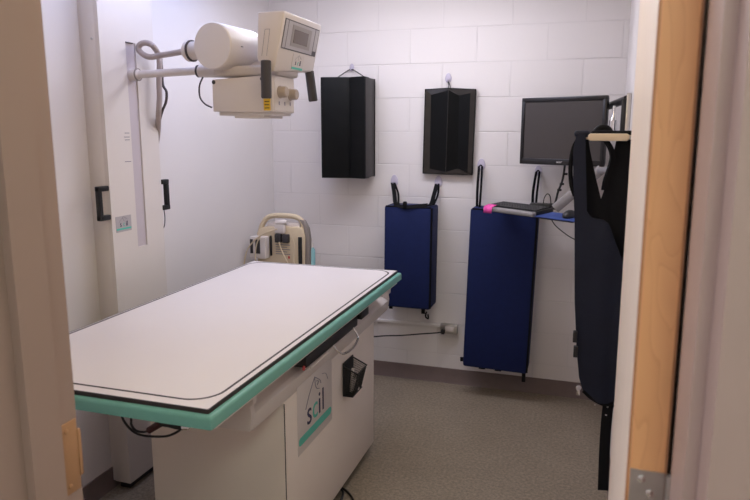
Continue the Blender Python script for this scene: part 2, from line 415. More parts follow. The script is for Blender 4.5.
MB().lathe((-1.93, CY0, 1.985), (0, -1, 0), [(0, .006), (.002, .005)], 16).build('screw', M['steel'], col_)
def grab(y, s):
    x = -1.907; z0, z1 = 1.248, 1.392; w = y+s*(.062 if s < 0 else .052)
    if s > 0: x += .01
    g = MB().box((x-.012, min(y, w), z0), (x+.012, max(y, w), z0+.022), .004).box((x-.012, min(y, w), z1-.022), (x+.012, max(y, w), z1), .004)
    g.box((x-.012, min(w, w-s*.02), z0), (x+.012, max(w, w-s*.02), z1), .006)
    g.build('grab_handle', M['black'], st)
grab(CY0, -1); grab(CY1, 1)
# maker's plates with the little house mark
def plate(parent, o, xd, yd, w, h, name='label_plate', m='label2', bar=True, tilt=0):
    """o = lower left corner; w, h sizes"""
    X, Y = Vector(xd).normalized(), Vector(yd).normalized(); Z = X.cross(Y); o = Vector(o)
    def quad(mb, a, b, c_, d, z0, z1):
        vs = [o+X*u_+Y*v_+Z*z for z in (z0, z1) for u_, v_ in ((a, c_), (b, c_), (b, d), (a, d))]
        return mb.raw(vs, [(3, 2, 1, 0), (4, 5, 6, 7), (0, 1, 5, 4), (1, 2, 6, 5), (2, 3, 7, 6), (3, 0, 4, 7)])
    p = quad(MB(), 0, w, 0, h, 0, .0012).build(name, M[m], parent)
    ob = o+Z*.0014
    quad(MB(), .02*w, .98*w, .13*h if bar != 'low' else .06*h, .24*h if bar != 'low' else .2*h, .001, .0018).build('colour_bar', M['tealink'], p)
    ts = h*.46
    MB().text('s', ts, ob+X*(.30*w)+Y*(.34*h), X, Y).build('lettering', M['navyink'], p)
    MB().text('il', ts, ob+X*(.70*w)+Y*(.34*h), X, Y).build('lettering', M['navyink'], p)
    MB().text('c', ts, ob+X*(.52*w)+Y*(.34*h), X, Y).build('lettering', M['tealink'], p)
    q = lambda u, v: ob+X*(u*w)+Y*(v*h)+Z*.0004
    r = h*.006
    rf = MB().tube([q(.20, .62), q(.30, .76), q(.44, .90), q(.50, .97)], r, 6).tube([q(.50, .97), q(.62, .86), q(.78, .74)], r, 6).tube([q(.44, .9), q(.47, .78), q(.5, .70), q(.58, .66)], r, 6).tube([q(.55, .9), q(.66, .84), q(.6, .74)], r, 6)
    rf.build('roof_mark', M['greyink'], p)
    return p
plate(col_, (CX+.0001, 2.306, 1.188), (0, 1, 0), (0, 0, 1), .10, .068, m='padgrey')
for z, wd in ((1.607, .03), (1.59, .035), (1.578, .03), (1.485, .04)): MB().box((CX, S0-.012-wd, z), (CX+.0008, S0-.012, z+.003)).build('printed_mark', M['greyink'], col_)
# arm and carriage
AY, AZ = 2.478, 1.856
ar = MB().lathe((CX-.008, AY, AZ), (1, 0, .03), [(0, .026), (.035, .026), (.04, .021), (.045, .0165), (.34, .0165)], 24)
arm = ar.build('arm', M['cream2'], st)
MB().lathe((CX+.027, AY, AZ+.001), (1, 0, .03), [(0, .0275), (.004, .0275)], 24).build('clamp_ring', M['beigeside'], arm)
MB().lathe((-1.562, AY, AZ+.008), (1, 0, .0), [(0, .020), (.006, .026), (.18, .030), (.34, .034), (.37, .034)], 28).build('arm_sleeve', M['cream2'], arm)
MB().lathe((-1.567, AY, AZ+.008), (1, 0, .0), [(0, .0255), (.005, .0255)], 28).build('sleeve_ring', M['cabledark'], arm)
# tube housing: cylinder lying lengthwise
TA = R(6); td = Vector((math.sin(TA), math.cos(TA), 0)); TO = Vector((-1.388, 2.30, 1.940))
prof = [(0, .02), (0, .084), (.004, .0875), (.012, .088), (.235, .088), (.25, .086), (.263, .079), (.27, .068), (.272, .04)]
tb = MB().lathe(TO, td, prof, 48).build('tube_housing', M['cream'], st)
MB().lathe(TO+td*.245, td, [(0, .0885), (.003, .0885)], 48).build('seam_ring', M['beigeside'], tb)
CO = TO+Vector((-.062, .075, -.004)); cdir = Vector((-1, .12, -.02)).normalized()
MB().lathe(CO, cdir, [(0, .036), (.085, .036), (.087, .041), (.100, .041), (.102, .034), (.118, .026)], 28).build('cable_collar', M['cream2'], tb)
MB().lathe(CO+cdir*.078, cdir, [(0, .0425), (.006, .0425)], 28).build('clip_ring', M['cabledark'], tb)
MB().box(TO+td*.07+Vector((.083, -.015, -.002)), TO+td*.07+Vector((.0885, .005, .001))).build('mark', M['black'], tb)
# mount between the tube and the collimator
MB().box((-1.43, 2.36, 1.83), (-1.14, 2.55, 1.87), .012, 3).build('tube_mount', M['cream2'], st)
# collimator
co = MB().prism([(-1.413, 1.693), (-1.153, 1.690), (-1.153, 1.829), (-1.413, 1.816)], 2.33, 2.53, 1, .003)
com = co.build('collimator', M['cream2'], st)
MB().box((-1.395, 2.345, 1.678), (-1.165, 2.52, 1.692), .002).build('rail_plate', M['cream'], com)
MB().box((-1.33, 2.35, 1.668), (-1.20, 2.515, 1.679), .002).build('lower_plate', M['cream'], com)
for y, z in ((2.392, 1.768), (2.486, 1.763)):
    MB().lathe((-1.153, y, z), (1, 0, 0), [(0, .024), (.006, .024), (.008, .022), (.03, .021), (.033, .018)], 14).build('control_knob', M['knob'], com)
MB().box((-1.1525, 2.345, 1.697), (-1.1515, 2.52, 1.822)).build('control_plate', M['label2'], com)
for y in (2.385, 2.435, 2.485): MB().box((-1.152, y-.004, 1.718), (-1.1508, y+.004, 1.732), 0).build('printed_mark', M['greyink'], com)
MB().box((-1.190, 2.3285, 1.696), (-1.162, 2.3305, 1.740)).build('warning_label', M['yellow'], com)
g = MB()
for k in range(3): g.box((-1.186, 2.3278, 1.704+.012*k), (-1.166, 2.3286, 1.707+.012*k), 0)
g.build('label_print', M['black'], com)
for x in (-1.405, -1.195):
    MB().lathe((x, 2.331, 1.806 if x < -1.3 else 1.815), (0, -1, 0), [(0, .008), (.002, .008)], 14).build('plug', M['black'], com)
# control console, its face leaning out over the floor
cp = [(-1.188, 2.052), (-1.078, 2.052), (-1.126, 1.838), (-1.160, 1.834), (-1.197, 1.885)]
cpf = [(-1.188, 2.052), (-1.078, 2.052), (-1.120, 1.866), (-1.154, 1.862), (-1.193, 1.900)]
bmc = bmesh.new(); A_ = [bmc.verts.new((x, 2.297, z)) for x, z in cp]; B_ = [bmc.verts.new((x, 2.655, z)) for x, z in cpf]
bmc.faces.new(A_); bmc.faces.new(B_[::-1])
for i in range(5): bmc.faces.new((A_[i], B_[i], B_[(i+1) % 5], A_[(i+1) % 5]))
bmesh.ops.recalc_face_normals(bmc, faces=bmc.faces[:]); bmesh.ops.bevel(bmc, geom=bmc.edges[:], offset=.005, segments=3, profile=.5, affect='EDGES')
cons = MB().add(bmc).build('control_console', M['cream2'], st)
fx = Vector((-1.126, 0, 1.838)); fy = Vector((.048, 0, .214)).normalized(); fn = Vector((0, 1, 0)).cross(fy)
def face(mb, y0, y1, v0, v1, d0, d1):
    vs = [fx+Vector((0, y, 0))+fy*v+fn*d for d in (d0, d1) for y, v in ((y0, v0), (y1, v0), (y1, v1), (y0, v1))]
    return mb.raw(vs, [(3, 2, 1, 0), (4, 5, 6, 7), (0, 1, 5, 4), (1, 2, 6, 5), (2, 3, 7, 6), (3, 0, 4, 7)])
pan = face(MB(), 2.315, 2.640, .088, .197, 0, .0012).build('display_panel', M['lcdframe'], cons)
face(MB(), 2.321, 2.343, .092, .193, .0008, .002).build('key_strip', M['padgrey'], pan)
face(MB(), 2.348, 2.598, .092, .193, .0008, .002).build('display_field', M['padgrey'], pan)
face(MB(), 2.604, 2.634, .108, .193, .0008, .002).build('key_strip', M['padgrey'], pan)
face(MB(), 2.385, 2.565, .105, .183, .0015, .003).build('display_bezel', M['lcd'], pan)
face(MB(), 2.405, 2.535, .118, .168, .0025, .004).build('display', M['lcddark'], pan)
plate(cons, fx+Vector((0, 2.432, 0))+fy*.018+fn*.0004, (0, 1, 0), fy, .105, .062, m='label2', bar='low')
# service seam on the console's near face
sm = MB()
for a, b in (((-1.160, 1.99), (-1.140, 1.99)), ((-1.160, 1.99), (-1.176, 1.895)), ((-1.140, 1.99), (-1.156, 1.895))):
    sm.tube([(a[0], 2.2965, a[1]), (b[0], 2.2965, b[1])], .0008, 6, sm=False)
sm.build('panel_seam', M['greyink'], cons)
for y, dx in ((2.275, .0), (2.648, .022)):
    a = Vector((-1.135, y, 1.90 if dx == 0 else 1.868)); b = a+Vector((.004+dx*.4, .0+dx*.35, -.125))
    if dx == 0: a = Vector((-1.146, 2.270, 1.876)); b = Vector((-1.149, 2.272, 1.738))
    d = (b-a).normalized(); L = (b-a).length
    MB().lathe(a, d, [(0, .014), (.002, .019), (L-.004, .0195), (L, .016)], 20).build('grip_handle', M['blackrub'], cons)
# cables
def pts(q, ax, val): return [at(x, y, ax, val) for x, y in q]
PY = 2.50
c1 = [CO+cdir*.105, CO+cdir*.14]+pts([(163, 55), (150, 57), (142, 53.5), (138.5, 48.5), (141, 44), (147, 43), (153, 46)], 1, PY)+pts([(158, 54), (159.5, 64), (159, 80), (159.5, 98), (158.5, 115)], 1, 2.60)+[Vector((-1.91, 2.655, 1.60)), Vector((-1.93, 2.645, 1.5))]
MB().tube(c1, .0125, 12).build('cable', M['cable'], st)
c2 = pts([(161, 58), (162, 72), (163, 85), (166.5, 92), (166, 102), (162, 112)], 1, 2.62)+[Vector((-1.915, 2.66, 1.62)), Vector((-1.93, 2.648, 1.55))]
MB().tube(c2, .006, 8).build('cable', M['cabledark'], st)
MB().tube(pts([(203, 77), (199.5, 86), (200, 97), (205, 104), (212, 107.5)], 1, 2.40), .0035, 8).build('cable', M['cabledark'], st)
MB().tube([(-1.3, 2.52, 2.0), (-1.27, 2.5, 2.035), (-1.22, 2.45, 2.04), (-1.188, 2.43, 2.03)], .004, 8).build('cable', M['cable'], st)
MB().tube([(-1.31, 2.53, 1.975), (-1.26, 2.49, 2.0), (-1.2, 2.45, 2.0), (-1.188, 2.43, 1.99)], .004, 8).build('cable', M['cable'], st)
MB().tube([at(164, 210, 0, -1.93), at(165, 219, 0, -1.93), at(163.5, 228, 0, -1.93), Vector((-1.94, 2.642, 1.14))], .0025, 6).build('cable', M['cabledark'], st)

# ------------------------------------------------------------------ x-ray table
TX0, TX1, TY0, TY1, TZ = -1.690, -.850, 1.3306, 3.118, .930
tt = thing('x_ray_table', (-1.25, 2.46, 0), 'white-topped x-ray table with teal edge and cream base in the middle of the room', 'table')
bs = MB().box((-1.515, 1.958, .05), (-.955, 2.99, .686), .004)
base = bs.build('base', M['creambase'], tt)
MB().box((-1.48, 2.0, 0), (-1.0, 2.95, .05)).build('shade_gap_block', M['black'], base)  # black block stands in for the shadow gap under the base
lab(MB().box((-.956, 1.972, .06), (-.9535, 2.982, .680), .001).build('side_panel', M['creambase'], base), 'long cream side panel')
MB().box((-.9560, 1.958, .05), (-.9545, 1.9625, .68)).build('gap_shade_strip', M['blackline'], base)  # dark strip stands in for the shadow gap at the base corner
fr = MB().prism([(-1.515, .686), (-.955, .686), (-.948, .742), (-.962, .752), (-1.02, .775), (-1.02, .862), (-1.515, .862)], 1.73, 3.21, 1, .002)
frame = fr.build('frame', M['cream2'], tt)
for y0 in (1.71, 3.205):
    MB().prism([(-1.50, .690), (-.955, .690), (-.946, .745), (-.950, .775), (-.94, .78), (-.935, .862), (-1.50, .862)], y0, y0+.025, 1, .002).build('end_plate', M['cream2'], frame)
fl = MB()
fl.box((TX0+.04, TY0+.05, .862), (TX1-.02, TY1-.012, .884), .002); fl.build('float_rail', M['cream'], tt)
top = MB().box((TX0+.018, TY0+.018, .884), (TX1-.018, TY1-.018, TZ), 0).build('tabletop', M['white'], tt)
def rc(i): return rrect(TX0+i, TY0+i, TX1-i, TY1-i, .004, 2)
tm = MB(); lv = [(0, .884), (0, .908), (.0012, .913), (.004, .917), (.008, .9185), (.0185, .9185), (.0185, .884)]
vs = [(p[0], p[1], z) for i, z in lv for p in rc(i)]; n_ = len(rc(0)); fs = []
for i in range(len(lv)):
    for j in range(n_):
        i2 = (i+1) % len(lv); fs.append((i*n_+j, i*n_+(j+1) % n_, i2*n_+(j+1) % n_, i2*n_+j))
tm.raw(vs, fs).build('edge_trim', M['teal'], tt)
MB().ring(rc(.0158), rc(.0195), .917, .9302).build('edge_strip', M['blackline'], tt)
ia, ib = .020, .037
o_ = rrect(TX0+.026, TY0+.052, TX1-.036, TY1-.030, .085, 10); i_ = rrect(TX0+.034, TY0+.060, TX1-.0435, TY1-.0375, .078, 10)
MB().ring(o_, i_, TZ-.001, TZ+.0005).build('inlay_line', M['blackline'], top)
# logo plate on the side panel
def lp():
    X, Y = (0, 1, 0), (0, 0, 1); o = Vector((-.9534, 2.062, .428)); w, h = .345, .262
    p = MB().box((-.9536, 2.062, .428), (-.9524, 2.062+w, .428+h+.01), .0004).build('logo_plate', M['cream2'], base)
    b0 = Vector((-.9522, 0, 0)); 
    bar = MB().prism(rrect(2.070, .462, 2.395, .494, .014, 5), -.9524, -.9516, 0).build('colour_bar', M['tealink'], p)
    ts = .135
    
    for ch, ty in (('s', 2.170), ('i', 2.272), ('l', 2.308)): MB().text(ch, ts, (-.9518, ty, .515), X, Y).build('lettering', M['navyink'], p)
    MB().text('c', ts, (-.9518, 2.226, .515), X, Y).build('lettering', M['tealink'], p)
    q = lambda y, z: Vector((-.9515, y, z)); r = .0016
    rf = MB().tube([q(2.135, .585), q(2.165, .625), q(2.20, .660), q(2.225, .682)], r, 6).tube([q(2.225, .682), q(2.25, .668), q(2.278, .650), q(2.286, .635)], r, 6)
    rf.tube([q(2.225, .682), q(2.230, .652), q(2.243, .630), q(2.27, .618)], r, 6).tube([q(2.24, .66), q(2.262, .652), q(2.25, .64)], r, 6)
    rf.tube([q(2.300, .668), q(2.34, .655), q(2.36, .625)], r*.7, 6)
    rf.build('roof_mark', M['greyink'], p)
lp()
# cassette tray under the top
tr = MB().box((-1.015, 2.06, .780), (-.912, 2.62, .822), .004).build('cassette_tray', M['black'], tt)
MB().tube([(-.902, 2.07, .778), (-.901, 2.15, .780), (-.902, 2.24, .781)], .005, 8).build('tray_bar', M['beigewhite'], tr)
MB().lathe((-.918, 2.045, .786), (1, 0, 0), [(0, .009), (.004, .009)], 14).build('marker_button', M['red'], tr)
MB().tube([(-.92, 2.33, .782), (-.90, 2.35, .750), (-.888, 2.38, .732), (-.882, 2.46, .728), (-.888, 2.55, .738), (-.90, 2.57, .757), (-.915, 2.565, .785)], .0045, 10).build('tray_handle', M['chrome'], tr)
MB().box((-.935, 2.64, .80), (-.90, 2.74, .85), .003).build('latch', M['black'], tr)

# wire mesh basket on the panel
def basket():
    ox = -.9505; y0, y1 = 2.530, 2.655; z0, z1 = .482, .618; D = .085
    t = thing('mesh_basket', (ox, (y0+y1)/2, z0), 'black wire mesh holder on the side of the x-ray table', 'holder')
    MB().box((ox, y0, z0), (ox+.006, y1, z1+.012), .002).build('back_panel', M['mesh'], t)
    zf = z1-.03
    def rimpts(f): return [Vector((ox+.004, y0, z0+f*(z1-z0))), Vector((ox+.042+.026*f, y0, z0+f*(zf-z0))), Vector((ox+.042+.026*f, y1, z0+f*(zf-z0))), Vector((ox+.004, y1, z0+f*(z1-z0)))]
    MB().tube(rimpts(1), .0035, 8, sm=False).build('rim', M['mesh'], t)
    w = MB()
    for k in range(12): w.tube(rimpts(k/12), .0009, 4, sm=False)
    a, b = rimpts(0), rimpts(1)
    for k in range(17):
        for i in range(3):
            f = k/16; p = a[i].lerp(a[i+1], f); q = b[i].lerp(b[i+1], f); w.tube([p, q], .0009, 4, sm=False)
    w.box((ox, y0, z0-.002), (ox+.047, y1, z0+.002))
    w.build('wire_mesh', M['mesh'], t)
    a = MB().tube([(ox+.028, y0+.03, z0+.012), (ox+.028, y0+.035, z0+.06), (ox+.032, y0+.045, z0+.115)], .007, 10)
    tag(a.build('marker_pen', M['beigewhite'], None, (ox+.03, y0+.03, z0+.004)), 'pale marker pen standing in the black mesh holder', 'pen')
    m_ = MB().lathe((ox+.027, y0+.085, z0+.003), (0, 0, 1), [(0, .019), (.04, .019), (.042, .016)], 24)
    tag(m_.build('tape_roll', M['beigewhite'], None, (ox+.03, y0+.095, z0+.003)), 'pale roll of tape lying in the black mesh holder', 'tape')
basket()
# hand switch cord under the near edge
hc = thing('hand_switch', (-1.15, 1.50, .79), 'dark red hand switch on a black cord hanging under the near table edge', 'switch')
q1 = [Vector((-1.275, 1.50, .862))]+pts([(121, 414), (126, 424), (134, 432), (143, 435.5), (155, 436.5), (167, 436), (177, 432), (183, 427)], 1, 1.50)
MB().tube(q1, .0035, 8).build('cord', M['cord'], hc)
q2 = [Vector((-1.235, 1.505, .862))]+pts([(131, 418), (131.5, 425), (136, 430.5), (143, 432), (148, 431)], 1, 1.505)
MB().tube(q2, .0035, 8).build('cord', M['cord'], hc)
a, b = at(148, 431, 1, 1.505), at(161, 423, 1, 1.505); d = b-a
MB().lathe(a, d, [(0, .006), (.004, .010), (d.length-.003, .011), (d.length, .007)], 16).build('connector', M['maroon'], hc)
MB().tube(pts([(160, 423.5), (168, 424.5), (176, 426.5), (183, 427.5)], 1, 1.505), .008, 10).build('grip', M['black'], hc)
a = at(183, 427, 1, 1.505)
MB().lathe(a, (1, 0, .1), [(0, .009), (.02, .009), (.022, .006)], 14).build('ferrule', M['chrome'], hc)
MB().box(a+Vector((.0, -.01, .006)), Vector((a.x+.025, 1.515, .862)), .002).build('clip', M['black'], hc)
# cable on the floor beside the base
cc = MB().tube([(-1.04, 2.62, .006), (-1.0, 2.60, .006), (-.955, 2.575, .006), (-.91, 2.53, .006), (-.885, 2.47, .006), (-.90, 2.38, .006), (-.96, 2.33, .006)], .005, 8)
cc.tube([(-1.02, 2.58, .016), (-.975, 2.565, .016), (-.95, 2.52, .016), (-.955, 2.46, .006), (-1.0, 2.40, .006)], .005, 8)
tag(cc.build('power_cable', M['cord'], None, (-.95, 2.5, 0)), 'black cable looped on the floor beside the table base', 'cable')

# ------------------------------------------------------------------ corner: medical unit and soap on a cart
ct = thing('equipment_cart', (-1.70, 3.64, 0), 'low cart behind the table carrying the beige medical unit', 'cart')
MB().box((-1.965, 3.50, .72), (-1.42, 3.86, .745), .006).build('shelf', M['cream'], ct)
MB().box((-1.95, 3.52, .22), (-1.435, 3.84, .24), .004).build('shelf', M['cream'], ct)
for x in (-1.945, -1.44):
    for y in (3.52, 3.84):
        MB().tube([(x, y, .05), (x, y, .722)], .012, 12, sm=False).build('leg', M['steel'], ct)
        MB().lathe((x-.01, y, .026), (1, 0, 0), [(0, .02), (.002, .026), (.018, .026), (.02, .02)], 18).build('caster', M['black'], ct)
UY = 3.60
un = thing('medical_unit', (-1.74, 3.66, .745), 'beige portable medical unit with carry handle in the back left corner', 'medical device')
ux = lambda px: at(px, 240, 1, UY).x
uz = lambda py: at(280, py, 1, UY).z
def upts(q): return [(at(x, y, 1, UY).x, at(x, y, 1, UY).z) for x, y in q]
body = [(ux(257), .746)]+upts([(256.5, 233), (259, 229), (264, 227), (298, 227), (302, 229), (304.5, 236)])+[(ux(303.5), .746)]
bo = MB().prism(body, UY, UY+.075, 1, .008, 3).build('body', M['beige'], un)
hp = upts([(257.5, 236), (259.5, 227), (264, 219.5), (271, 216.3), (284, 216.3), (295, 218), (301, 224), (303.5, 236)])
MB().tube([Vector((x, UY+.03, z)) for x, z in hp], .016, 14).build('carry_handle', M['beige'], bo)
MB().box((ux(266), UY+.02, uz(228)), (ux(299), UY+.065, uz(223)), .004).build('top_panel', M['beigewhite'], bo)
sd = [(ux(303), .746)]+upts([(304, 236), (302, 226), (298, 219.5), (303, 221), (307, 229), (308.5, 240)])+[(ux(308.3), .746)]
MB().prism(sd, UY+.012, UY+.05, 1, .004).build('side_cover', M['beigeside'], un)
MB().box((ux(298.3), UY-.006, .76), (ux(302), UY+.01, uz(236)), .003).build('vent_slot', M['black'], bo)
bx = MB().box((ux(254), UY-.06, uz(258)), (ux(269.5), UY, uz(236.5)), .006).build('module_box', M['beigewhite'], un)
for a_, b_ in ((254.8, 257.5), (260, 264.5)): MB().box((ux(a_), UY-.064, uz(253)), (ux(b_), UY-.058, uz(239)), .002).build('socket', M['blackrub'], bx)
MB().box((ux(270.2), UY-.008, uz(256)), (ux(272), UY+.002, uz(236)), .002).build('groove', M['black'], bo)
pr = MB().lathe(Vector((ux(277), UY-.015, uz(223))), (1, 0, .12), [(0, .010), (.01, .016), (.06, .017), (.075, .010)], 18)
pr.box((ux(276.5), UY-.03, uz(233)), (ux(286.5), UY+.0, uz(223)), .008)
pr.build('probe_holder', M['beigewhite'], un)
for a_, b_ in ((276.5, 282.5), (284, 290)): MB().box((ux(a_), UY-.03, uz(242)), (ux(b_), UY, uz(233.5)), .005, mtx=None).build('connector', M['blackrub'], un)
g = MB()
for k in range(5): g.box((ux(275.5), UY-.001, uz(245+2.3*k)), (ux(290-(k % 2)*3), UY+.001, uz(244.3+2.3*k)))
g.build('panel_print', M['greyink'], bo)
MB().box((ux(288), UY-.003, uz(258)), (ux(289.5), UY, uz(255.5))).build('power_button', M['red'], bo)
def up(q, y): return [at(a_, b_, 1, y) for a_, b_ in q]
MB().tube(up([(277, 229), (268, 232), (260, 236), (252, 243), (247, 251), (244.5, 262)], UY-.075)+[Vector((-1.96, 3.53, .80)), Vector((-1.90, 3.55, .752))], .0045, 8).build('cable', M['beige'], un)
MB().tube(up([(260, 237), (257, 243), (255.5, 252), (256, 262)], UY-.075)+[Vector((-1.86, 3.53, .752))], .004, 8).build('cable', M['beige'], un)
MB().tube(up([(279, 242), (281, 249), (285, 258), (288, 264)], UY-.03)+[Vector((-1.66, 3.56, .752))], .004, 8).build('cable', M['beige'], un)
MB().tube(up([(289, 232), (293, 240), (294.5, 250), (294, 262)], UY-.03)+[Vector((-1.62, 3.57, .752))], .004, 8).build('cable', M['beige'], un)
bt = thing('soap_bottle', (-1.53, 3.66, .745), 'turquoise soap bottle with white pump right of the beige medical unit', 'bottle')
zt = at(312, 250, 1, 3.66).z; bx_ = at(311.5, 250, 1, 3.66).x
MB().lathe((bx_, 3.66, .745), (0, 0, 1), [(0, .020), (.004, .023), (zt-.745, .023), (zt-.745+.012, .015), (zt-.745+.02, .010)], 24).build('bottle_body', M['bottle'], bt)
MB().lathe((bx_, 3.66, zt+.016), (0, 0, 1), [(0, .012), (.03, .012), (.032, .005), (.055, .005)], 18).tube([(bx_, 3.66, zt+.068), (bx_-.004, 3.63, zt+.070), (bx_-.005, 3.62, zt+.062)], .008, 10).build('pump', M['beigewhite'], bt)

# ------------------------------------------------------------------ things on the block wall
WB = YB-.001
def hook(px, py, label, s=1.0, off=0):
    p = at(px, py, 1, WB)
    t = thing('adhesive_hook', (p.x, WB, p.z), label, 'hook', 'clear adhesive hooks on the block wall')
    e = [(p.x+.024*s*math.cos(a_)*(1-.15*math.sin(a_)), p.z+.036*s*math.sin(a_)) for a_ in [2*math.pi*i/24 for i in range(24)]]
    MB().prism(e, WB-.005, WB, 1, .0015).build('back_plate', M['hook'], t)
    MB().tube([(p.x, WB-.004, p.z-.010*s), (p.x, WB-.018, p.z-.026*s), (p.x, WB-.026, p.z-.026*s), (p.x, WB-.028, p.z-.012*s)], .005, 10).build('prong', M['hook'], t)
    return Vector((p.x, WB-.02, p.z-.020*s))
h1 = hook(352, 67.5, 'small clear hook above the larger black vinyl block', .65)
h2 = hook(448.5, 78, 'small clear hook above the black v-shaped trough', .8)
h3 = hook(394.5, 180.5, 'clear oval hook at the left of the smaller blue block', 1.0)
h4 = hook(438.5, 181.5, 'clear oval hook at the right of the smaller blue block', 1.0)
h5 = hook(481.5, 164.5, 'clear oval hook at the upper left of the tall blue block', 1.0)
h6 = hook(538.5, 170.5, 'clear hook just below the monitor, right strap of tall blue block', .8)

# larger black block: front folded in along the middle
b1 = thing('positioning_block', (-1.41, YB, 1.32), 'larger black vinyl positioning block with creased front, left of the two on the wall', 'cushion')
F1 = 3.80
zt1, zb1 = at(345, 76.5, 1, F1).z, at(345, 178.5, 1, F1).z
x0, x1 = at(321, 130, 1, F1).x, at(364.5, 130, 1, F1).x; xm = at(350, 130, 1, F1+.05).x
pf = [(x0, F1), (x0+.01, F1-.002), (xm-.01, F1+.036), (xm, F1+.045), (xm+.01, F1+.036), (x1-.008, F1+.004), (x1, F1+.004), (x1, F1+.10), (x0, F1+.10)]
MB().prism(pf, zb1, zt1, 2, .004, 2).build('front_cushion', M['vinyl'], b1)
MB().box((x0+.001, F1+.10, zb1+.004), (x1+.0005, WB-.012, zt1-.003), .006).build('back_box', M['vinylside'], b1)
lab(MB().box((x1+.0005, F1+.012, zb1+.006), (x1+.003, WB-.03, zt1-.006), .001).build('side_cover', M['vinylside'], b1), 'grey vinyl side')
MB().tube([(x1+.002, F1+.006, zb1+.003), (x1+.002, F1+.006, zt1-.002)], .0035, 8, sm=False).tube([(x1+.003, WB-.03, zb1+.004), (x1+.003, WB-.03, zt1-.004)], .004, 8, sm=False).build('piping', M['vinyl'], b1)
MB().tube([(x0+.07, F1+.09, zt1-.002), Vector(h1)+Vector((-.03, 0, -.012)), h1, Vector(h1)+Vector((.03, 0, -.012)), (x1-.03, F1+.12, zt1-.002)], .0032, 8, k=3).build('hanging_cord', M['cord'], b1)
# smaller trough: rimmed frame with v groove
F2 = 3.985
b2 = thing('positioning_trough', (-.785, YB, 1.36), 'black vinyl v-shaped trough hanging on the wall left of the monitor', 'cushion')
out = [at(x, z, 1, F2) for x, z in ((425.4, 89.2), (448.5, 88.3), (475.8, 89.2), (472, 175), (445.5, 174), (423, 173.4))]
inn = [at(x, z, 1, y) for x, z, y in ((431, 95, 3.997), (448.5, 90, 3.966), (459, 95.5, 3.992), (470.5, 93, 3.978), (467.5, 172, 3.978), (457.5, 168.5, 3.992), (445.7, 172, 3.966), (429.5, 168.5, 3.997))]
bk = [Vector((p.x, WB-.008, p.z)) for p in out]
MB().raw(out+bk, [(6, 7, 8, 9, 10, 11)]+[(i, (i+1) % 6, 6+(i+1) % 6, 6+i) for i in range(6)]).build('back_board', M['vinyl'], b2)
lab(MB().raw(out+inn, [(0, 1, 7, 6), (1, 2, 9, 8), (1, 8, 7), (2, 3, 10, 9), (3, 4, 12, 11), (3, 11, 10), (4, 5, 13, 12), (5, 0, 6, 13)]).build('rim', M['vinylrim'], b2, ang=10), 'shiny black vinyl rim with a brownish sheen painted in')
MB().raw(inn, [(0, 1, 6, 7), (1, 2, 5, 6), (2, 3, 4, 5)]).build('trough_panel', M['vinyl'], b2, ang=10)
MB().tube([inn[1]+Vector((0, -.001, 0)), inn[6]+Vector((0, -.001, 0))], .0022, 8, sm=False).build('seam', M['vinylrim'], b2)
MB().tube(out, .0035, 8, sm=False, closed=True).build('piping', M['vinyl'], b2)
hh = Vector(h2); xc = inn[1].x; zt2 = out[1].z
MB().tube([(xc-.006, F2, zt2-.002), (xc-.004, 3.99, zt2+.016), hh, (xc+.004, 3.99, zt2+.016), (xc+.006, F2, zt2-.002)], .0028, 8).build('hanging_cord', M['cord'], b2)

# blue foam blocks on webbing straps
def blue(name, label, px, F, hooks, rot, tabs):
    """px = (left,right,top,bottom) of the front face in the photo"""
    l, r, tp, bt_ = px
    xa = at(l, (tp+bt_)/2, 1, F).x; xb = at(r, (tp+bt_)/2, 1, F).x
    zt = at((l+r)/2, tp, 1, F).z; zb = at((l+r)/2, bt_, 1, F).z
    t = thing(name, ((xa+xb)/2, YB-.11, zb), label, 'cushion', 'blue foam blocks hung on the block wall')
    c = Vector(((xa+xb)/2, 0, (zt+zb)/2)); rm = Matrix.Translation(c) @ Matrix.Rotation(rot, 4, 'Y') @ Matrix.Translation(-c)
    bm = MB(); bm.box((xa, F, zb), (xb, WB-.015, zt), .014, 3, mtx=rm)
    b = bm.build('foam_body', M['blue'], t)
    e = lambda x, y, z: rm @ Vector((x, y, z))
    MB().tube([e(xb-.003, F+.004, zb+.01), e(xb-.003, F+.004, zt-.006)], .007, 8, sm=False).build('piping', M['webbing'], b)
    MB().tube([e(xa+.01, F+.004, zt-.003), e((xa+xb)/2, F+.003, zt-.005), e(xb-.006, F+.004, zt-.003)], .005, 8).build('zip', M['webbing'], b)
    return t, e, xa, xb, zb, zt
t, e, xa, xb, zb, zt = blue('foam_block', 'smaller royal blue foam block hanging by two straps, left of the tall one', (383.8, 431, 206.5, 308.5), 3.82, None, R(.3), None)
ft = 3.84
for h_, sx in ((h3, -1), (h4, 1)):
    x = xa+.055 if sx < 0 else xb-.02
    s = MB().band([Vector(h_)+Vector((-.004, -.008, .008)), ((h_.x+x)/2-.004, (h_.y+3.9)/2, (h_.z+zt)/2+.005), (x, 3.88, zt+.012), (x+.03*sx*-1, 3.835, zt+.004)], .026, .004, (1, 0, .1))
    s.band([Vector(h_)+Vector((.006, -.002, .008)), ((h_.x+x)/2+.012, (h_.y+3.95)/2+.01, (h_.z+zt)/2), (x+.008, 3.92, zt+.004)], .012, .004, (1, 0, .1))
    s.build('strap', M['webbing'], t)
MB().band([(xa+.06, 3.834, zt+.010), ((xa+xb)/2-.01, 3.814, zt-.003), (xb-.03, 3.834, zt+.012)], .022, .004, (0, .5, 1)).build('cross_strap', M['webbing'], t)
MB().box(((xa+xb)/2-.028, 3.806, zt-.012), ((xa+xb)/2-.006, 3.83, zt+.03), .005).build('buckle', M['webbing'], t)
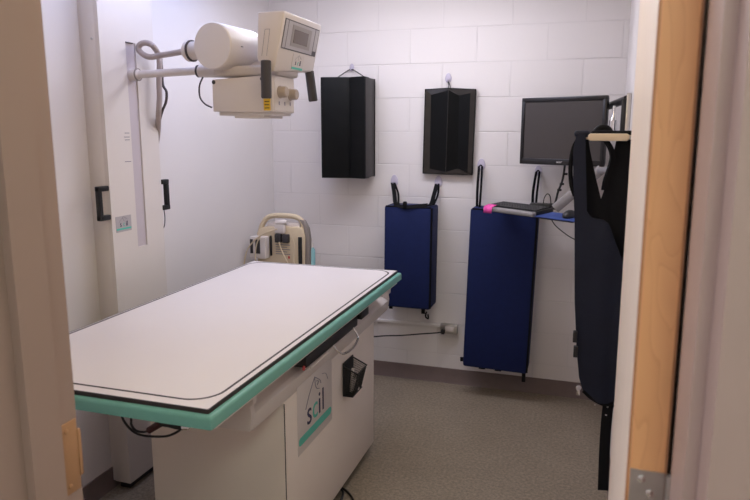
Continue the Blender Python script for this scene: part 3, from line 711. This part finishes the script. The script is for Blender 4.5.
for fx_, dz in ((.12, .02), (.82, .035)):
    MB().box((xa+(xb-xa)*fx_-.010, 3.85, zb-dz), (xa+(xb-xa)*fx_+.014, 3.857, zb+.006), .002).build('tab', M['webbing'], t)
MB().tube([(xb-.03, 3.853, zb-.02), (xb-.035, 3.85, zb-.05), (xb-.018, 3.85, zb-.062), (xb-.02, 3.85, zb-.035)], .005, 8).build('cord_end', M['webbing'], t)
t, e, xa, xb, zb, zt = blue('foam_block', 'tall royal blue foam block hanging under the monitor and keyboard', (466.3, 532.5, 210, 371), 3.82, None, R(1.3), None)
for h_, x in ((h5, h5.x+.0), (h6, h6.x-.012)):
    s = MB().band([Vector(h_)+Vector((-.010, -.006, .010)), (x-.008, 3.94, (h_.z+zt)/2), (x-.006, 3.93, zt+.002)], .015, .004, (1, .3, 0))
    s.band([Vector(h_)+Vector((.008, -.006, .010)), (x+.016, 3.92, (h_.z+zt)/2), (x+.014, 3.90, zt+.002)], .013, .004, (1, .3, 0))
    s.tube([Vector(h_)+Vector((-.010, -.006, .010)), Vector(h_)+Vector((0, -.006, .018)), Vector(h_)+Vector((.008, -.006, .010))], .004, 6)
    s.build('strap', M['webbing'], t)
p = e(xb-.03, 3.83, zb)
MB().box((p.x-.0, 3.83, p.z-.055), (p.x+.022, 3.845, p.z+.02), .004).build('tab', M['webbing'], t)
p = e(xa, 3.83, zb)
MB().box((p.x-.02, 3.84, p.z+.022), (p.x+.012, 3.85, p.z+.05), .004).build('tab', M['webbing'], t)
for f_ in (.3, .55):
    p = e(xa+(xb-xa)*f_, 3.84, zb); MB().box((p.x-.02, 3.838, p.z-.01), (p.x+.02, 3.85, p.z+.01), .003).build('tab', M['webbing'], t)

# outlet, raceway and cord
ob = thing('outlet_box', (-.775, YB, .36), 'steel outlet box on the back wall between the blue blocks', 'outlet')
oa, oz = at(440, 324, 1, 3.98), at(457, 335, 1, 3.98)
MB().box((oa.x, 3.98, oz.z), (oz.x, WB, oa.z), .005).build('box', M['steel'], ob)
MB().box((oa.x+.034, 3.974, oz.z+.018), (oz.x-.02, 3.981, oa.z-.012), .002).build('receptacle', M['beigewhite'], ob)
cv = MB().prism(rrect(YB-.016, .372, YB, .392, .004, 3), XL+.3, oa.x, 0); cvt = tag(cv.build('cable_raceway', M['wall'], None, (-1.2, WB, .37)), 'cream cable raceway running left from the outlet box', 'raceway')
pc = thing('mains_lead', (-.84, 3.97, .34), 'black power cord plugged into the outlet box', 'cord')
MB().box((oa.x+.012, 3.945, .347), (oa.x+.036, 3.976, .377), .006).build('plug', M['cord'], pc)
MB().tube([(oa.x+.016, 3.95, .36), (oa.x-.03, 3.945, .352), at(420, 334, 1, 3.94), at(400, 335.5, 1, 3.94), at(376, 336.5, 1, 3.93), (-1.6, 3.9, .22), (-1.8, 3.85, .02), (-1.7, 3.6, .006), (-1.5, 3.2, .006), (-1.35, 3.0, .006)], .0045, 8).build('wire', M['cord'], pc)

# ------------------------------------------------------------------ monitor workstation on the right wall
ML = Vector((-.357, 3.83)); MR_ = Vector((.087, 3.62))
mu_ = (MR_-ML).normalized(); mw = (MR_-ML).length; mn = Vector((mu_.y, -mu_.x))     # outward normal, to the viewer
mz0, mz1 = 1.437, 1.801
mo = thing('monitor', (ML.x+.22, 3.75, mz0), 'black flat screen monitor on a wall arm in the back right corner', 'monitor')
tilt = Matrix.Identity(4)
def mp(u, z, d):  # d behind the front plane
    return Vector((ML.x+mu_.x*u-mn.x*d, ML.y+mu_.y*u-mn.y*d, z))
def mbox(u0, u1, z0, z1, d0, d1, b=0, mb=None):
    mt = Matrix(((mu_.x, -mn.x, 0, ML.x), (mu_.y, -mn.y, 0, ML.y), (0, 0, 1, 0), (0, 0, 0, 1)))
    return (mb or MB()).box((u0, d0, z0), (u1, d1, z1), b, 2, mt)
bzl = MB()
bw = .024
mbox(0, mw, mz0, mz0+.033, 0, .03, .004, bzl); mbox(0, mw, mz1-bw, mz1, 0, .03, .004, bzl)
mbox(0, .02, mz0+.01, mz1-.01, 0, .03, .004, bzl); mbox(mw-.02, mw, mz0+.01, mz1-.01, 0, .03, .004, bzl)
bzl.build('bezel', M['bezel'], mo)
mbox(.006, mw-.006, mz0+.006, mz1-.006, .012, .052, .008).build('housing', M['black'], mo)
mbox(.018, mw-.018, mz0+.031, mz1-bw+.002, .006, .013).build('screen', M['screen'], mo)
o = mp(mw/2, mz0+.012, -.0004)
MB().text('acer', .019, o, (mu_.x, mu_.y, 0), (0, 0, 1), .0004).build('lettering', M['label'], mo)
# wall track and arms
wt = thing('workstation_mount', (XR, 3.365, 1.05), 'grey vertical track on the right wall with black monitor arm and silver keyboard arm', 'wall mount')
MB().box((.168, 3.335, 1.05), (XR-.001, 3.395, 1.795), .003).build('track', M['steel'], wt)
MB().tube([(.172, 3.365, 1.768), (.155, 3.52, 1.765), (.105, 3.72, 1.75), (.02, 3.80, 1.72), (-.07, 3.80, 1.62)], .019, 12).build('arm', M['black'], wt)
MB().lathe((.118, 3.42, 1.60), (0, 0, 1), [(0, .016), (.002, .02), (.07, .02), (.072, .016), (.10, .008), (.14, .008)], 18).build('pivot', M['chrome'], wt)
MB().box((.105, 3.39, 1.575), (.169, 3.44, 1.60), .004).box((.148, 3.35, 1.50), (.169, 3.38, 1.77), .004).build('bracket', M['black'], wt)
MB().box((-.12, 3.775, 1.57), (-.03, 3.80, 1.66), .004, mtx=None).build('mount_plate', M['black'], wt)
# keyboard arm and tray
KO = Vector((-.533, 3.678)); ku = Vector((.80, -.60)); kv = Vector((.60, .80))
def kmat(z0, tilt=R(5)):
    b = Matrix(((ku.x, kv.x, 0, KO.x), (ku.y, kv.y, 0, KO.y), (0, 0, 1, z0), (0, 0, 0, 1)))
    return b @ Matrix.Rotation(tilt, 4, 'X')
KT = kmat(1.200)
ka = wt
MB().box((.02, .015, -.026), (.60, .165, -.019), .003, mtx=KT).build('tray', M['black'], ka)
a0, a1 = KT @ Vector((.37, .10, -.028)), Vector((.16, 3.585, 1.42))
am = at(577, 190, 1, 3.62); al = at(557, 207, 1, 3.62)
MB().tube([al+Vector((-.01, 0, -.01)), am, am+(am-al)*1.2], .018, 12, sm=False, flat=(.012, .026)).build('link', M['silver'], ka)
MB().tube([am+(am-al)*1.1, Vector((.12, 3.46, 1.43)), Vector((.17, 3.37, 1.43))], .018, 12).build('link', M['silver'], ka)
MB().box((-.30, 3.60, 1.165), (-.16, 3.66, 1.19), .006).build('tray_bracket', M['black'], ka)
kb_ = thing('keyboard', KT @ Vector((.2, .08, 0)), 'black computer keyboard with silver front edge above the tall blue block', 'keyboard')
KL = .36
MB().box((0, .028, -.018), (KL, .165, .004), .004, mtx=KT).build('case', M['black'], kb_)
lab(MB().box((0, -.002, -.020), (KL, .030, .003), .006, 3, mtx=KT).build('palm_edge', M['silver'], kb_), 'silver front edge')
ks = MB()
for r_ in range(6):
    for c_ in range(19):
        if (r_ == 0 and 4 <= c_ <= 8): continue
        u = .008+c_*.0190; v = .035+r_*.0205
        if u+.016 < KL: ks.box((u, v, .003), (u+.0165, v+.0175, .011), .002, 1, mtx=KT)
ks.box((.008+4*.019, .035, .003), (.008+8*.019+.0165, .0525, .011), .002, 1, mtx=KT)
ks.build('keycaps', M['key'], kb_)
sn = MB().raw([KT @ Vector(v) for v in ((.012, .034, .013), (.075, .034, .013), (.075, -.004, .0055), (.012, -.004, .0055), (.072, -.008, -.028), (.010, -.008, -.030))], [(0, 1, 2, 3), (3, 2, 4, 5)])
so = sn.build('sticky_note', M['pink'], None, KT @ Vector((.04, 0, .006))); tag(so, 'bright pink sticky note folded over the keyboard front edge', 'note')
sd_ = so.modifiers.new('solid', 'SOLIDIFY'); sd_.thickness = .0012; sd_.offset = 1
pd = MB().box((KL+.004, .01, -.0185), (.62, .15, -.0145), .001, mtx=KT)
tag(pd.build('mouse_pad', M['mousepad'], None, KT @ Vector((.5, .09, -.018))), 'blue mouse pad on the tray right of the keyboard', 'mouse pad')
ms = MB(); bm = bmesh.new(); bmesh.ops.create_uvsphere(bm, u_segments=20, v_segments=12, radius=1)
for v in bm.verts: v.co = Vector((v.co.x*.031, v.co.y*.05, max(v.co.z, -.25)*.028+.007))
ms.add(bm, KT @ Matrix.Translation((.525, .085, -.0142)) @ Matrix.Rotation(R(15), 4, 'Z'))
mth = tag(ms.build('computer_mouse', M['black'], None, KT @ Vector((.53, .075, -.0142))), 'black computer mouse on the blue mouse pad', 'mouse')
# cables at the workstation
mcab = MB().tube(up([(565, 163), (564, 172), (562, 182), (558, 192), (556, 200), (553, 207)], 3.80)+[KT @ Vector((.30, .20, -.02))], .006, 8)
for x, y in ((565, 174), (561.5, 184), (559, 190)): a = at(x, y, 1, 3.80); mcab.box(a-Vector((.01, .008, .006)), a+Vector((.014, .008, .006)), .003)
tag(mcab.build('monitor_cable', M['cord'], None, at(565, 165, 1, 3.80)), 'black cable with clips hanging from the monitor to the keyboard', 'cable')
kc = MB().tube(up([(543, 208), (544, 199), (547, 194), (550, 196), (551, 204), (552, 209)], 3.78), .0028, 8)
tag(kc.build('keyboard_cable', M['cord'], None, at(547, 205, 1, 3.78)), 'thin black cable loop rising behind the keyboard', 'cable')
wc = MB().tube(up([(550, 217), (555, 225), (563, 232), (572, 238), (585, 243)], 3.70)+[Vector((.1, 3.66, 1.06)), Vector((.155, 3.6, 1.08))], .003, 8)
tag(wc.build('mouse_cable', M['cord'], None, at(560, 228, 1, 3.7)), 'thin black cable drooping below the mouse pad', 'cable')
bp_ = MB()
a = at(548, 206, 1, 3.79)
bp_.box(a+Vector((-.10, -.01, -.02)), a+Vector((.06, .05, .012)), .006)
tag(bp_.build('cable_hub', M['black'], None, a+Vector((0, 0, -.02))), 'black box behind the right end of the keyboard', 'box')

# ------------------------------------------------------------------ lead apron on its hanger
AYF = 2.55
hg = thing('apron_hanger', (XR, 2.56, 1.6), 'cream apron hanger arm fixed to the right wall', 'hanger')
a, b = at(588, 136, 1, 2.50), at(629.5, 136, 1, 2.50)
MB().prism([(p.x, p.z) for p in [Vector((q[0], 0, q[1])) for q in rrect(a.x, a.z-.017, b.x, a.z+.009, .011, 5)]], 2.49, 2.512, 1, .004).build('arm', M['rod'], hg)
MB().tube([(-.02, 2.585, 1.600), (.165, 2.585, 1.600)], .011, 14, sm=False).build('arm', M['rod'], hg)
MB().box((.168, 2.47, 1.54), (XR-.001, 2.62, 1.66), .004).box((b.x-.012, 2.497, 1.592), (.17, 2.507, 1.604), .002).build('wall_bracket', M['steel'], hg)
ap = thing('lead_apron', (.06, 2.585, .6), 'dark navy lead apron hanging from the cream hanger arm', 'apron')
def cloth(q, y, th, wav, ph):
    bm = bmesh.new(); pp = [at(x, z, 1, y) for x, z in q]
    pp = [Vector((min(p.x, .172), p.y, p.z)) for p in pp]
    f = bm.faces.new([bm.verts.new(p) for p in pp]); bmesh.ops.triangulate(bm, faces=[f])
    for k in range(6):
        ed = [e_ for e_ in bm.edges if e_.calc_length() > .035]
        if not ed: break
        bmesh.ops.subdivide_edges(bm, edges=ed, cuts=1); bmesh.ops.triangulate(bm, faces=[f_ for f_ in bm.faces if len(f_.verts) > 3])
    for v in bm.verts:
        dz = max(0, min(1, (1.58-v.co.z)/.3))
        v.co.y += dz*wav*(math.sin(v.co.x*38+ph+v.co.z*1.2)+.4*math.sin(v.co.x*90+v.co.z*3))
    bmesh.ops.recalc_face_normals(bm, faces=bm.faces[:])
    r_ = bmesh.ops.extrude_face_region(bm, geom=bm.faces[:])
    for v in r_['geom']:
        if isinstance(v, bmesh.types.BMVert): v.co.y += th
    return MB().add(bm)
fq = [(576, 137), (580, 133), (586, 134), (585.5, 150), (584.5, 190), (587, 212), (592, 218), (604, 220), (609, 224), (624, 266), (634, 290), (634, 402), (604, 405), (592, 399), (583, 391), (579, 378), (576.5, 350), (574.5, 300), (574.5, 220), (573, 180), (573, 150)]
cloth(fq, AYF, .012, .007, .4).build('front_panel', M['navy'], ap, ang=60)
bq = [(577, 138), (582, 133), (588, 134), (590, 150), (596, 178), (601, 199), (607.5, 181), (616, 142), (620, 134), (640, 134), (640, 398), (600, 400), (584, 388), (578, 350), (576, 250)]
cloth(bq, 2.625, .012, .005, 2).build('back_panel', M['navydark'], ap, ang=60)
MB().tube(up([(594, 136), (598, 130), (603, 128), (608, 130), (611, 136)], 2.60), .014, 12).build('shoulder_fold', M['navydark'], ap)
MB().box((-.045, 2.552, 1.598), (.012, 2.632, 1.622), .010, 3).build('shoulder', M['navy'], ap)
MB().box((.014, 2.565, 1.606), (.158, 2.632, 1.622), .007, 3).build('shoulder', M['navydark'], ap)
MB().band(up([(586, 133), (577, 141), (572.5, 152), (570.5, 168), (571.5, 185), (575, 196)], 2.60), .022, .010, (.3, 1, 0)).build('collar_strap', M['navydark'], ap)
MB().band(up([(603, 137), (610, 147), (612.5, 157), (610, 168), (606, 180), (604, 190)], 2.60), .018, .012, (.9, .5, 0)).build('collar_strap', M['navydark'], ap)
for (x, y) in ((575, 337), (575.5, 352)): 
    a = at(x, y, 1, AYF-.004); MB().box(a+Vector((-.008, -.004, -.022)), a+Vector((.008, .02, .022)), .003).build('buckle', M['black'], ap)
a = at(578.5, 388, 1, AYF-.004); MB().lathe(a, (.6, -1, 0), [(-.003, .011), (.003, .011)], 16).box(a+Vector((-.006, -.004, -.03)), a+Vector((.006, .004, -.006)), .002).build('ring', M['chrome'], ap)
g = MB()
for x, y in ((595, 404.5), (606, 415), (626, 269), (624.5, 275), (607.5, 407)): g.lathe(at(x, y, 1, AYF-.012), (0, -1, 0), [(0, .004), (.002, .003)], 10)
g.build('stud', M['chrome'], ap)
MB().band(up([(609, 398), (606.5, 420), (604.5, 450), (603, 490)], AYF+.012), .040, .006, (1, 0, .1)).build('waist_strap', M['navydark'], ap)
MB().tube(pts([(583, 391), (592, 399), (604, 405), (615, 406)], 1, AYF-.002), .006, 8).build('hem', M['webbing'], ap)

# ------------------------------------------------------------------ world and view
w = bpy.data.worlds.new('world'); SC.world = w; w.use_nodes = True
w.node_tree.nodes['Background'].inputs['Color'].default_value = (.9, .85, .82, 1)
w.node_tree.nodes['Background'].inputs['Strength'].default_value = .1
SC.view_settings.view_transform = 'Standard'; SC.view_settings.look = 'None'
SC.view_settings.exposure = 0; SC.view_settings.gamma = 1; SC.view_settings.use_curve_mapping = False
